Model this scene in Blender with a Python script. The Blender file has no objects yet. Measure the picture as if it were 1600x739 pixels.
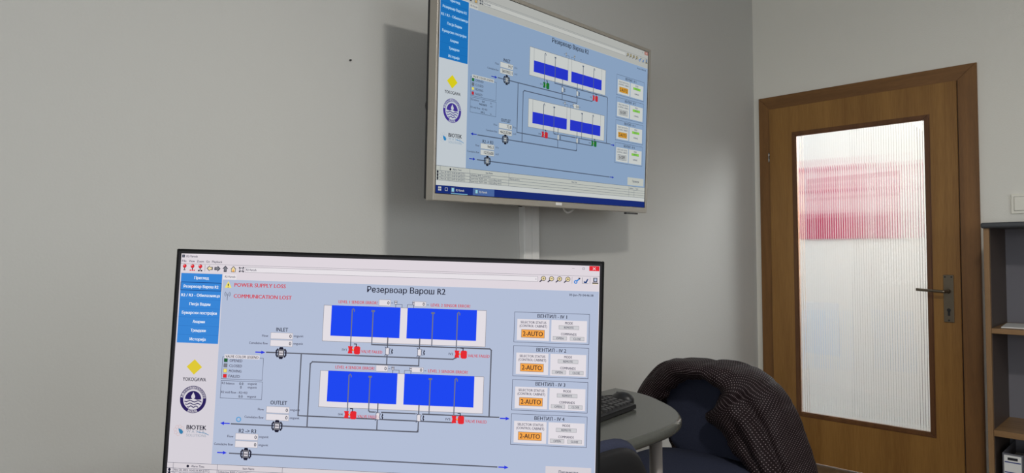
import bpy, bmesh, math, random
from mathutils import Vector, Matrix, noise

# ------------------------------------------------------------------ camera, world, light
SC = bpy.context.scene
COL = SC.collection
random.seed(4)
OX, OY, OZ = -3.96196165, -1.9222823, 1.21          # the seated viewer's eye, corner of the room = origin
def W(x, y, z): return Vector((OX + x, OY + y, OZ + z))

R_RIGHT = Vector((0.711317325, -0.702800139, -0.009981385))
R_DOWN = Vector((0.007078448, 0.021362942, -0.999746728))
R_FWD = Vector((0.702835371, 0.711066516, 0.020170565))
cam = bpy.data.objects.new('camera', bpy.data.cameras.new('camera'))
COL.objects.link(cam)
m = Matrix.Identity(4)
for i in range(3):
    m[i][0] = R_RIGHT[i]; m[i][1] = -R_DOWN[i]; m[i][2] = -R_FWD[i]
    m[i][3] = (OX, OY, OZ)[i]
cam.matrix_world = m
cam.data.sensor_width = 36
cam.data.lens = 36 * 1080 / 1600
cam.data.clip_start = 0.02
SC.camera = cam

vs = SC.view_settings
SC.display_settings.display_device = 'sRGB'
vs.view_transform = 'Standard'; vs.look = 'None'; vs.gamma = 1; vs.use_curve_mapping = False
vs.exposure = 0.0
SC.cycles.use_denoising = True
SC.cycles.caustics_refractive = False
SC.cycles.sample_clamp_indirect = 4.0
SC.cycles.max_bounces = 14
SC.cycles.transmission_bounces = 14

wd = bpy.data.worlds.new('world'); SC.world = wd; wd.use_nodes = True
wd.node_tree.nodes['Background'].inputs[0].default_value = (0.75, 0.85, 1.0, 1)
wd.node_tree.nodes['Background'].inputs[1].default_value = 1.0

LAMP_W = (29.0,)
def area(name, loc, rot, sx, sy, power, col, shape='RECTANGLE'):
    l = bpy.data.lights.new(name, 'AREA'); l.shape = shape; l.size = sx
    if shape in ('RECTANGLE', 'ELLIPSE'): l.size_y = sy
    l.energy = power; l.color = col
    o = bpy.data.objects.new(name, l); COL.objects.link(o); o.location = loc; o.rotation_euler = rot
    return o
# daylight coming through the window of the wall behind the viewer
area('daylight', (-2.8, -4.62, 1.75), (math.radians(90), 0, 0), 2.2, 1.5, 18, (0.93, 0.97, 1.0))
area('daylight_side', (-6.62, -2.9, 1.45), (math.radians(90), 0, math.radians(-90)), 2.1, 1.5, 46, (0.95, 0.98, 1.0))
# unseen lamp added high in the corridor, brightening the back wall through the glass
_d = Vector((-1.3, 0.15, 1.0)) - Vector((1.12, -1.3, 2.3))
area('corridor_fill', (1.12, -1.3, 2.3), _d.to_track_quat('-Z', 'Y').to_euler(), 1.1, 1.1, 155, (0.94, 0.97, 0.99)).data.spread = math.radians(75)
# lamp light of the corridor behind the door
area('corridor_light', (0.73, -0.2, 2.66), (0, 0, 0), 1.0, 4.6, 16, (0.90, 0.955, 1.0))
LAMPS = [(1.10, 0.02)]
for (lx, ly), lw in zip(LAMPS, LAMP_W):
    p = W(lx, ly, 0); p.z = 2.50
    area('lamp_light', p, (0, 0, 0), 0.2, 0.2, lw, (1.0, 0.965, 0.905), 'DISK')

# ------------------------------------------------------------------ helpers
def lin(c):
    c = c / 255.0
    return c / 12.92 if c <= 0.04045 else ((c + 0.055) / 1.055) ** 2.4
def srgb(r, g, b): return (lin(r), lin(g), lin(b), 1)

def mat(name, col, rough=0.5, metal=0.0, spec=0.5, bump=0.0, bscale=200.0, var=0.0, vscale=3.0):
    M = bpy.data.materials.new(name); M.use_nodes = True
    nt = M.node_tree; b = nt.nodes['Principled BSDF']
    b.inputs['Base Color'].default_value = (col[0], col[1], col[2], 1)
    b.inputs['Roughness'].default_value = rough; b.inputs['Metallic'].default_value = metal
    b.inputs['Specular IOR Level'].default_value = spec
    tc = nt.nodes.new('ShaderNodeTexCoord')
    if bump:
        n = nt.nodes.new('ShaderNodeTexNoise'); n.inputs['Scale'].default_value = bscale; n.inputs['Detail'].default_value = 3
        nt.links.new(tc.outputs['Object'], n.inputs['Vector'])
        bp = nt.nodes.new('ShaderNodeBump'); bp.inputs['Strength'].default_value = bump; bp.inputs['Distance'].default_value = 0.002
        nt.links.new(n.outputs['Fac'], bp.inputs['Height']); nt.links.new(bp.outputs['Normal'], b.inputs['Normal'])
    if var:
        n = nt.nodes.new('ShaderNodeTexNoise'); n.inputs['Scale'].default_value = vscale; n.inputs['Detail'].default_value = 4
        nt.links.new(tc.outputs['Object'], n.inputs['Vector'])
        cr = nt.nodes.new('ShaderNodeValToRGB')
        cr.color_ramp.elements[0].position = 0.3; cr.color_ramp.elements[1].position = 0.7
        cr.color_ramp.elements[0].color = tuple(c * (1 - var) for c in col[:3]) + (1,)
        cr.color_ramp.elements[1].color = tuple(min(1, c * (1 + var)) for c in col[:3]) + (1,)
        nt.links.new(n.outputs['Fac'], cr.inputs['Fac']); nt.links.new(cr.outputs['Color'], b.inputs['Base Color'])
    return M

def wood(name, c1, c2, axis='Z', rough=0.42, scale=1.0):
    M = bpy.data.materials.new(name); M.use_nodes = True
    nt = M.node_tree; b = nt.nodes['Principled BSDF']; b.inputs['Roughness'].default_value = rough
    tc = nt.nodes.new('ShaderNodeTexCoord'); mp = nt.nodes.new('ShaderNodeMapping')
    s = [14 * scale] * 3; s['XYZ'.index(axis)] = 0.9 * scale
    mp.inputs['Scale'].default_value = s
    nt.links.new(tc.outputs['Object'], mp.inputs['Vector'])
    n1 = nt.nodes.new('ShaderNodeTexNoise'); n1.inputs['Scale'].default_value = 1.0; n1.inputs['Detail'].default_value = 5; n1.inputs['Distortion'].default_value = 0.6
    nt.links.new(mp.outputs['Vector'], n1.inputs['Vector'])
    n2 = nt.nodes.new('ShaderNodeTexNoise'); n2.inputs['Scale'].default_value = 16.0; n2.inputs['Detail'].default_value = 2
    nt.links.new(mp.outputs['Vector'], n2.inputs['Vector'])
    mx = nt.nodes.new('ShaderNodeMix'); mx.data_type = 'FLOAT'; mx.inputs[0].default_value = 0.28
    nt.links.new(n1.outputs['Fac'], mx.inputs[2]); nt.links.new(n2.outputs['Fac'], mx.inputs[3])
    cr = nt.nodes.new('ShaderNodeValToRGB')
    cr.color_ramp.elements[0].position = 0.36; cr.color_ramp.elements[1].position = 0.64
    cr.color_ramp.elements[0].color = c1; cr.color_ramp.elements[1].color = c2
    nt.links.new(mx.outputs[0], cr.inputs['Fac']); nt.links.new(cr.outputs['Color'], b.inputs['Base Color'])
    return M

def emis(name, col, s=1.0):
    M = bpy.data.materials.new(name); M.use_nodes = True
    nt = M.node_tree; nt.nodes.clear()
    e = nt.nodes.new('ShaderNodeEmission'); e.inputs[0].default_value = col; e.inputs[1].default_value = s
    o = nt.nodes.new('ShaderNodeOutputMaterial'); nt.links.new(e.outputs[0], o.inputs[0])
    return M

def empty(name, loc, rz=0.0, label=None, cat=None, group=None, kind=None):
    o = bpy.data.objects.new(name, None); COL.objects.link(o)
    o.location = loc; o.rotation_euler = (0, 0, rz); o.empty_display_size = 0.1
    tag(o, label, cat, group, kind); return o
def tag(o, label=None, cat=None, group=None, kind=None):
    if label: o['label'] = label
    if cat: o['category'] = cat
    if group: o['group'] = group
    if kind: o['kind'] = kind
    return o
def obj(name, bm, material, parent=None, smooth=False, loc=None):
    me = bpy.data.meshes.new(name)
    bmesh.ops.recalc_face_normals(bm, faces=bm.faces)
    bm.to_mesh(me); bm.free()
    for mt in (material if isinstance(material, (list, tuple)) else [material]): me.materials.append(mt)
    if smooth:
        for p in me.polygons: p.use_smooth = True
    o = bpy.data.objects.new(name, me); COL.objects.link(o)
    if parent: o.parent = parent
    if loc is not None: o.location = loc
    return o
def BM(): return bmesh.new()
def box(bm, a, b, bev=0.0, seg=2):
    x0, x1 = sorted((a[0], b[0])); y0, y1 = sorted((a[1], b[1])); z0, z1 = sorted((a[2], b[2]))
    t = bmesh.new()
    r = bmesh.ops.create_cube(t, size=1)
    for v in t.verts:
        v.co = Vector(((x0 + x1) / 2 + v.co.x * (x1 - x0), (y0 + y1) / 2 + v.co.y * (y1 - y0), (z0 + z1) / 2 + v.co.z * (z1 - z0)))
    if bev: bmesh.ops.bevel(t, geom=t.edges[:], offset=bev, segments=seg, affect='EDGES', profile=0.5)
    merge(bm, t); return bm
def merge(bm, t, mtx=None):
    if mtx is not None: bmesh.ops.transform(t, matrix=mtx, verts=t.verts)
    me = bpy.data.meshes.new('tmp'); t.to_mesh(me); t.free(); bm.from_mesh(me); bpy.data.meshes.remove(me)
def cyl(bm, p0, p1, r, r2=None, n=24, bev=0.0):
    p0 = Vector(p0); p1 = Vector(p1); d = p1 - p0
    t = bmesh.new()
    bmesh.ops.create_cone(t, cap_ends=True, segments=n, radius1=r, radius2=r if r2 is None else r2, depth=d.length)
    if bev: bmesh.ops.bevel(t, geom=[e for e in t.edges if len(e.link_faces) == 2 and max(len(f.verts) for f in e.link_faces) > 4], offset=bev, segments=2, affect='EDGES')
    q = d.to_track_quat('Z', 'Y').to_matrix().to_4x4()
    merge(bm, t, Matrix.Translation((p0 + p1) / 2) @ q); return bm
def tube(bm, pts, r, n=10):
    pts = [Vector(p) for p in pts]; rings = []
    for i, p in enumerate(pts):
        d = (pts[min(i + 1, len(pts) - 1)] - pts[max(i - 1, 0)]).normalized()
        q = d.to_track_quat('Z', 'Y')
        rings.append([bm.verts.new(p + q @ Vector((r * math.cos(2 * math.pi * k / n), r * math.sin(2 * math.pi * k / n), 0))) for k in range(n)])
    for a, b in zip(rings, rings[1:]):
        for k in range(n): bm.faces.new((a[k], a[(k + 1) % n], b[(k + 1) % n], b[k]))
    bm.faces.new(rings[0][::-1]); bm.faces.new(rings[-1]); return bm
def spline(pts, n=8):
    P = [Vector(p) for p in pts]; P = [P[0] * 2 - P[1]] + P + [P[-1] * 2 - P[-2]]; out = []
    for i in range(1, len(P) - 2):
        for k in range(n):
            t = k / n; a, b, c, d = P[i - 1:i + 3]
            out.append(0.5 * ((2 * b) + (c - a) * t + (2 * a - 5 * b + 4 * c - d) * t * t + (3 * b - a - 3 * c + d) * t ** 3))
    out.append(P[-2]); return out
def prism(bm, pts, z0, z1, bev=0.0, seg=3):
    t = bmesh.new()
    f = t.faces.new([t.verts.new((p[0], p[1], z0)) for p in pts])
    r = bmesh.ops.extrude_face_region(t, geom=[f])
    bmesh.ops.translate(t, verts=[v for v in r['geom'] if isinstance(v, bmesh.types.BMVert)], vec=(0, 0, z1 - z0))
    if bev:
        es = [e for e in t.edges if abs(e.verts[0].co.z - e.verts[1].co.z) < 1e-6]
        bmesh.ops.bevel(t, geom=es, offset=bev, segments=seg, affect='EDGES', profile=0.5)
    merge(bm, t); return bm
def copy_tree(o, parent=None):
    c = o.copy(); COL.objects.link(c); c.parent = parent
    for ch in list(o.children): copy_tree(ch, c)
    return c

# ------------------------------------------------------------------ materials
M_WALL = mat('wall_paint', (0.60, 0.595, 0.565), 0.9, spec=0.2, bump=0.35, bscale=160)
M_WALLR = mat('wall_right_tone', (0.86, 0.84, 0.765), 0.9, spec=0.2, bump=0.35, bscale=160)  # toned lighter and warmer than the back wall to lift its brightness
M_CEIL = mat('ceiling_paint', (0.78, 0.77, 0.74), 0.95, spec=0.2)
M_FLOOR = wood('floor_laminate', (0.10, 0.065, 0.035, 1), (0.17, 0.11, 0.06, 1), 'X', 0.4)
M_CORR = mat('corridor_paint', (0.82, 0.82, 0.82), 0.9, spec=0.2)
M_CORRF = mat('corridor_tiles', (0.55, 0.56, 0.56), 0.35)
M_LEAF = wood('door_veneer', (0.235, 0.109, 0.0245, 1), (0.36, 0.183, 0.045, 1), 'Z', 0.38, 0.8)
M_CASE_V = wood('door_casing_veneer', (0.175, 0.078, 0.021, 1), (0.26, 0.121, 0.034, 1), 'Z', 0.45, 1.6)
M_CASE_H = wood('door_casing_veneer_across', (0.175, 0.078, 0.021, 1), (0.26, 0.121, 0.034, 1), 'Y', 0.45, 1.6)
M_MOULD = wood('door_bead_wood', (0.115, 0.046, 0.016, 1), (0.175, 0.074, 0.025, 1), 'Z', 0.35, 1.6)
M_DARK = mat('gap_shade', (0.012, 0.009, 0.007), 0.9)
M_BRONZE = mat('bronze_metal', (0.20, 0.165, 0.12), 0.38, 0.85)
M_STEEL = mat('steel', (0.6, 0.57, 0.54), 0.3, 1.0)
M_BLACK = mat('black_plastic', (0.012, 0.012, 0.013), 0.42)
M_BLACKM = mat('black_matt_plastic', (0.02, 0.02, 0.022), 0.6)
M_BEZ = mat('bezel_grey', (0.016, 0.015, 0.018), 0.6, spec=0.25)
M_CREAM = mat('switch_cream', (0.93, 0.90, 0.79), 0.35)
M_BEZO = mat('bezel_black', (0.004, 0.004, 0.004), 0.6, spec=0.15)
M_SILVER = mat('warm_silver_plastic', (0.40, 0.37, 0.32), 0.38, 0.25)
M_WHITEP = mat('white_plastic', (0.83, 0.82, 0.79), 0.4)
M_TABLE = mat('grey_laminate', (0.072, 0.075, 0.067), 0.2, spec=0.45, bump=0.05, bscale=500, var=0.04, vscale=120)
M_POST = mat('satin_post', (0.30, 0.27, 0.25), 0.45, 0.4)
M_NAVY = mat('navy_fabric', (0.030, 0.0345, 0.060), 0.92, spec=0.15, bump=0.6, bscale=700, var=0.15, vscale=400)
M_SHELL = mat('charcoal_shell', (0.008, 0.008, 0.009), 0.7, spec=0.2)
M_CASEW = wood('bookcase_veneer', (0.225, 0.125, 0.052, 1), (0.32, 0.185, 0.082, 1), 'Z', 0.5, 1.5)
M_CASES = wood('bookcase_shelf_veneer', (0.225, 0.125, 0.052, 1), (0.32, 0.185, 0.082, 1), 'Y', 0.4, 1.5)
M_CASED = mat('bookcase_inner_dark', (0.075, 0.055, 0.045), 0.5, bump=0.1, bscale=120)
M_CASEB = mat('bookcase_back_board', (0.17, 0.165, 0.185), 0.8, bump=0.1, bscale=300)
M_CASET = mat('anthracite_top', (0.05, 0.055, 0.062), 0.45)
M_PAPER = mat('paper', (0.78, 0.78, 0.76), 0.9)
M_BINDER = mat('binder_grey', (0.12, 0.12, 0.14), 0.6)
M_BLUE = mat('label_blue', (0.03, 0.05, 0.22), 0.7)
M_INK = mat('label_ink', (0.01, 0.01, 0.015), 0.7)
M_RED = mat('board_red', (0.36, 0.012, 0.075), 0.7)
M_PINK = mat('board_pink', (0.62, 0.33, 0.39), 0.7)
M_PALEBLUE = mat('pale_blue_panel', (0.58, 0.70, 0.88), 0.6)
M_DKBACK = wood('dark_backing_wood', (0.03, 0.018, 0.012, 1), (0.05, 0.03, 0.018, 1), 'Z', 0.5)
M_LAMP = emis('lamp_diffuser', (1, 0.95, 0.86, 1), 4.0)

# ------------------------------------------------------------------ room shell (corner of wall A and wall B is x = 0, y = 0)
XL, YB, ZC = -6.6, -4.6, 2.78
def slab(name, a, b, mt):
    return tag(obj(name, box(BM(), a, b), mt), kind='structure')
slab('floor', (XL - .15, YB - .15, -0.1), (0.14, 0.15, 0), M_FLOOR)
slab('ceiling', (XL - .15, YB - .15, ZC), (0.14, 0.15, ZC + 0.12), M_CEIL)
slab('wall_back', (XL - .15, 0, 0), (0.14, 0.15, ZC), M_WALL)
b = BM(); VY0, VY1, VZ0, VZ1 = -4.0, -1.8, 0.65, 2.25
box(b, (XL - .15, YB, 0), (XL, VY0, ZC)); box(b, (XL - .15, VY1, 0), (XL, 0, ZC)); box(b, (XL - .15, VY0, 0), (XL, VY1, VZ0)); box(b, (XL - .15, VY0, VZ1), (XL, VY1, ZC))
tag(obj('wall_left', b, M_WALL), kind='structure')
win2 = empty('window_2', (XL - .12, VY0 / 2 + VY1 / 2, VZ0), kind='structure')
b = BM(); hw = (VY1 - VY0) / 2; hh = VZ1 - VZ0
for y in (-hw, -0.03, hw - 0.06): box(b, (-.025, y, 0), (.03, y + 0.06, hh), 0.004)
for z in (0, hh - 0.06): box(b, (-.025, -hw, z), (.03, hw, z + 0.06), 0.004)
obj('window_frame', b, M_WHITEP, win2)
# wall with the door opening
DY0, DY1, DZ = OY + 0.835, OY + 1.845, 2.04         # clear opening
b = BM()
box(b, (0, DY1, 0), (0.14, 0, ZC)); box(b, (0, YB, 0), (0.14, DY0, ZC)); box(b, (0, DY0, DZ), (0.14, DY1, ZC))
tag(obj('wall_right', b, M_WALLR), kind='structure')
# wall behind the viewer, with its window opening
WX0, WX1, WZ0, WZ1 = -3.95, -1.65, 0.95, 2.45
b = BM()
box(b, (XL, YB - .15, 0), (WX0, YB, ZC)); box(b, (WX1, YB - .15, 0), (0.0, YB, ZC))
box(b, (WX0, YB - .15, 0), (WX1, YB, WZ0)); box(b, (WX0, YB - .15, WZ1), (WX1, YB, ZC))
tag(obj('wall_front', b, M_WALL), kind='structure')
win = empty('window_1', (WX0 / 2 + WX1 / 2, YB - .12, WZ0), kind='structure')
b = BM(); hw = (WX1 - WX0) / 2; hh = WZ1 - WZ0
for x in (-hw, -0.03, hw - 0.06): box(b, (x, -.03, 0), (x + 0.06, .03, hh), 0.004)
for z in (0, hh - 0.06): box(b, (-hw, -.03, z), (hw, .03, z + 0.06), 0.004)
obj('window_frame', b, M_WHITEP, win)
# corridor beyond the door
CX0, CX1, CY0, CY1 = 0.14, 1.32, -3.2, 2.6
slab('floor_corridor', (CX0, CY0, -0.1), (CX1 + .1, CY1, 0), M_CORRF)
slab('ceiling_corridor', (CX0, CY0, 2.7), (CX1 + .1, CY1, 2.8), M_CORR)
slab('wall_corridor_far', (CX1, CY0, 0), (CX1 + .1, CY1, 2.7), M_CORR)
slab('wall_corridor_end', (CX0, CY1, 0), (CX1 + .1, CY1 + .1, 2.7), M_CORR)
slab('wall_corridor_start', (CX0, CY0 - .1, 0), (CX1 + .1, CY0, 2.7), M_CORR)
slab('wall_corridor_near', (CX0 + 0.0, 0.15, 0), (CX0 + .02, CY1, 2.7), M_CORR)
slab('baseboard_back', (XL, -0.012, 0), (0, -0.0005, 0.07), M_CASE_H)

# ------------------------------------------------------------------ door
door = empty('door_1', W(3.962, 1.34, -1.21), kind='structure')
def dl(y): return y - 1.34                      # door-local y from eye-frame y; x = 0 is the wall face, room side is -x
fL, lL, gL, gR, lR, fR = (dl(v) for v in (1.885, 1.817, 1.657, 1.006, 0.861, 0.782))
fT, lT, gT, gB = (v + 1.21 for v in (0.889, 0.816, 0.639, -0.932))
b = BM()
t = bmesh.new()     # casing: two jambs and a head, mitred
def mitred(pts):
    t = bmesh.new(); f = t.faces.new([t.verts.new((-0.001, p[0], p[1])) for p in pts])
    r = bmesh.ops.extrude_face_region(t, geom=[f])
    bmesh.ops.translate(t, verts=[v for v in r['geom'] if isinstance(v, bmesh.types.BMVert)], vec=(-0.016, 0, 0))
    bmesh.ops.bevel(t, geom=[e for e in t.edges if e.verts[0].co.x < -0.01 and e.verts[1].co.x < -0.01], offset=0.003, segments=2, affect='EDGES')
    return t
iL, iR, iT = lL - 0.012, lR + 0.012, lT - 0.012
b = BM(); merge(b, mitred([(fL, 0), (fL, fT), (iL, iT), (iL, 0)])); obj('casing_jamb', b, M_CASE_V, door)
b = BM(); merge(b, mitred([(fR, 0), (iR, 0), (iR, iT), (fR, fT)])); obj('casing_jamb', b, M_CASE_V, door)
b = BM(); merge(b, mitred([(fL, fT), (fR, fT), (iR, iT), (iL, iT)])); obj('casing_head', b, M_CASE_H, door)
# lining inside the opening
b = BM(); o0, o1 = DY0 - (OY + 1.34), DY1 - (OY + 1.34)
box(b, (0.001, iL, 0), (0.139, o1 - 0.001, DZ - .001)); box(b, (0.001, iR, 0), (0.139, o0 + 0.001, DZ - .001)); box(b, (0.001, iR, iT), (0.139, iL, DZ - .001))
obj('lining', b, M_CASE_V, door)
# leaf with a rebated overlap: face sits just proud of the casing; dark strips paint in the shaded gap around it
leaf = BM(); mo = 0.0
LX0, LX1 = -0.034, -0.0185
for (ya, yb, za, zb) in ((lL - .004, gL, 0.006, lT - .004), (gR, lR + .004, 0.006, lT - .004), (gL, gR, gT, lT - .004), (gL, gR, 0.006, gB)):
    box(leaf, (LX0, ya, za), (LX1, yb, zb))
bmesh.ops.remove_doubles(leaf, verts=leaf.verts, dist=1e-5)
lf = obj('leaf', leaf, M_LEAF, door)
b = BM()
for (ya, yb, za, zb) in ((lL - .002, lL - .02, 0.006, lT - .002), (lR + .02, lR + .0015, 0.006, lT - .002), (lL - .02, lR + .02, lT - .02, lT - .002)):
    box(b, (-0.0183, ya, za), (-0.0172, yb, zb))
obj('leaf_gap_shade', b, M_DARK, door)
# glazing bead
b = BM(); w = 0.024
def bead(pts):
    t = bmesh.new(); f = t.faces.new([t.verts.new((LX1, p[0], p[1])) for p in pts])
    r = bmesh.ops.extrude_face_region(t, geom=[f])
    bmesh.ops.translate(t, verts=[v for v in r['geom'] if isinstance(v, bmesh.types.BMVert)], vec=(LX0 - 0.006 - LX1, 0, 0))
    bmesh.ops.bevel(t, geom=[e for e in t.edges if min(e.verts[0].co.x, e.verts[1].co.x) < LX0 and max(e.verts[0].co.x, e.verts[1].co.x) < LX0], offset=0.005, segments=2, affect='EDGES')
    merge(b, t)
A_, B_, C_, D_ = (gL + w, gT + w), (gR - w, gT + w), (gR - w, gB - w), (gL + w, gB - w)
a_, b_, c_, d_ = (gL - .002, gT - .002), (gR + .002, gT - .002), (gR + .002, gB + .002), (gL - .002, gB + .002)
for q_ in ((A_, B_, b_, a_), (B_, C_, c_, b_), (C_, D_, d_, c_), (D_, A_, a_, d_)): bead(q_)
obj('glazing_bead', b, M_MOULD, door)
# reeded glass pane
NR, SEG = 54, 8
M_GLASS = bpy.data.materials.new('reeded_glass'); M_GLASS.use_nodes = True
nt = M_GLASS.node_tree; nt.nodes.clear()
g = nt.nodes.new('ShaderNodeBsdfGlass'); g.inputs['IOR'].default_value = 1.48; g.inputs['Roughness'].default_value = 0.03
g.inputs['Color'].default_value = (0.98, 0.99, 0.985, 1)
oo = nt.nodes.new('ShaderNodeOutputMaterial'); tp = nt.nodes.new('ShaderNodeBsdfTransparent'); mg = nt.nodes.new('ShaderNodeMixShader'); mg.inputs[0].default_value = 0.25
nt.links.new(g.outputs[0], mg.inputs[1]); nt.links.new(tp.outputs[0], mg.inputs[2]); nt.links.new(mg.outputs[0], oo.inputs[0])
b = BM(); pitch = (gL - gR) / NR; prof = []
for i in range(NR):
    for k in range(SEG):
        tt = k / SEG; y = gL - (i + tt) * pitch
        s = 2 * tt - 1
        prof.append((y, -0.0275 - 0.0042 * math.sqrt(max(0, 1 - s * s * 0.90))))
prof.append((gR, prof[0][1]))
z0, z1 = gB + 0.0005, gT - 0.0005
fr = [(b.verts.new((x, y, z0)), b.verts.new((x, y, z1))) for y, x in prof]
bk = [(b.verts.new((-0.0245, y, z0)), b.verts.new((-0.0245, y, z1))) for y, x in (prof[0], prof[-1])]
for p, q in zip(fr, fr[1:]): b.faces.new((p[0], q[0], q[1], p[1]))
b.faces.new((bk[0][0], bk[0][1], bk[1][1], bk[1][0]))
b.faces.new([p[0] for p in fr] + [bk[1][0], bk[0][0]]); b.faces.new([p[1] for p in fr][::-1] + [bk[0][1], bk[1][1]])
b.faces.new((fr[0][0], fr[0][1], bk[0][1], bk[0][0])); b.faces.new((fr[-1][0], bk[1][0], bk[1][1], fr[-1][1]))
obj('glass_pane', b, M_GLASS, door)
# lock plate, lever, keyhole
yh = dl(0.915)
b = BM(); box(b, (LX0 - 0.007, yh - 0.022, 0.835), (LX0 + .001, yh + 0.022, 1.068), 0.002)
pl = obj('handle_plate', b, M_BRONZE, door)
b = BM(); zl = 0.988
cyl(b, (LX0 - .006, yh, zl), (LX0 - .016, yh, zl), 0.011, n=20)
cyl(b, (LX0 - .01, yh, zl), (LX0 - .058, yh, zl), 0.0075, n=16)
tube(b, spline([(LX0 - .05, yh, zl), (LX0 - .06, yh + .008, zl), (LX0 - .061, yh + .03, zl + .001), (LX0 - .060, yh + .08, zl + .004), (LX0 - .058, yh + .128, zl + .007)], 6), 0.0072, 12)
obj('lever', b, M_BRONZE, pl, True)
b = BM(); cyl(b, (LX0 - .0065, yh, 0.895), (LX0 - .0085, yh, 0.895), 0.0085, n=20); box(b, (LX0 - .0065, yh - .005, 0.867), (LX0 - .0085, yh + .005, 0.893), .001)
obj('keyhole', b, M_BLACK, pl)
b = BM()
for z in (1.058, 0.845):
    for s in ((-.014, .014) if z > 1 else (0,)): cyl(b, (LX0 - .0068, yh + s, z), (LX0 - .0085, yh + s, z), 0.004, n=12)
obj('screw', b, M_BLACKM, pl)
for zc in (1.742, 0.32):
    b = BM(); y = lL + 0.004
    cyl(b, (-0.026, y, zc - .027), (-0.026, y, zc - .0008), 0.0055, n=14); cyl(b, (-0.026, y, zc + .0008), (-0.026, y, zc + .027), 0.0055, n=14)
    obj('hinge', b, M_STEEL, door, True)

# ------------------------------------------------------------------ things on the corridor's far wall, blurred by the pane
def far(y, z): return (CX1 - 0.001, OY + y, OZ + z)
nb = empty('notice_board', (CX1 - 0.02, OY + 2.1, OZ + 0.06), 0, 'red and pink board seen blurred through the reeded door glass', 'board')
def rel(o, y0, y1, z0, z1, th=0.016, x=0.0):
    bb = BM(); L = o.location
    return box(bb, (x, OY + y0 - L.y, OZ + z0 - L.z), (x + th, OY + y1 - L.y, OZ + z1 - L.z), 0.002)
obj('panel', rel(nb, 1.72, 2.5, 0.06, 0.60, .018), M_PINK, nb)
obj('red_band', rel(nb, 1.80, 2.5, 0.062, 0.253, .004, -.004), M_RED, nb)
obj('red_border', rel(nb, 1.72, 2.5, 0.562, 0.602, .004, -.004), M_RED, nb)
obj('red_border', rel(nb, 1.72, 2.5, 0.405, 0.43, .004, -.004), M_RED, nb)
pb = obj('wall_panel', box(BM(), (-0.02, -0.12, 0.05), (0, 0.2, 0.5), 0.004), M_PALEBLUE, None)
pb.location = (CX1 - .0005, OY + 2.36, OZ - 0.98)
tag(pb, 'pale blue panel blurred low behind the left side of the door glass', 'panel')

d2 = empty('dark_backing', (CX1 - .0005, OY + 0.45, 0), kind='structure')  # dark door shape added so the pane's right ribs show dark lines
b = BM(); box(b, (-.03, -1.05, 0), (0, .55, 2.3), .003); obj('leaf', b, M_DKBACK, d2)
b = BM(); box(b, (-.04, -1.13, 0), (0, -1.052, 2.38), .002); box(b, (-.04, .552, 0), (0, .60, 2.38), .002); box(b, (-.04, -1.05, 2.302), (0, .55, 2.38), .002); obj('casing', b, M_DKBACK, d2)

# ------------------------------------------------------------------ ceiling lamps
for i, (lx, ly) in enumerate(LAMPS):
    p = W(lx, ly, 0)
    L = empty('ceiling_lamp', (p.x, p.y, ZC), 0, 'round white pendant ceiling lamp in front of the television', 'lamp')
    b = BM(); cyl(b, (0, 0, -0.0005), (0, 0, -0.02), 0.06, n=28); cyl(b, (0, 0, -0.02), (0, 0, -0.20), 0.009, n=14); cyl(b, (0, 0, -0.20), (0, 0, -0.24), 0.15, 0.145, 32); obj('lamp_stem', b, M_WHITEP, L)
    b = BM(); cyl(b, (0, 0, -0.24), (0, 0, -0.263), 0.13, 0.11, 32); obj('lamp_shade', b, M_LAMP, L)

# ------------------------------------------------------------------ screens
_font_cache = {}
def glyphs(s, bold):
    k = (s, bold)
    if k in _font_cache: return _font_cache[k]
    cu = bpy.data.curves.new('txt', 'FONT'); cu.body = s; cu.size = 1.0; cu.resolution_u = 2
    o = bpy.data.objects.new('txt', cu); COL.objects.link(o)
    dg = bpy.context.evaluated_depsgraph_get(); me = o.evaluated_get(dg).to_mesh()
    V = [(v.co.x, v.co.y) for v in me.vertices]; F = [tuple(p.vertices) for p in me.polygons]
    o.evaluated_get(dg).to_mesh_clear(); bpy.data.objects.remove(o); bpy.data.curves.remove(cu)
    x0 = min((v[0] for v in V), default=0); x1 = max((v[0] for v in V), default=1)
    _font_cache[k] = (V, F, x0, x1); return _font_cache[k]
_H = glyphs('H', False); CAP = max(v[1] for v in _H[0])

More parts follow.
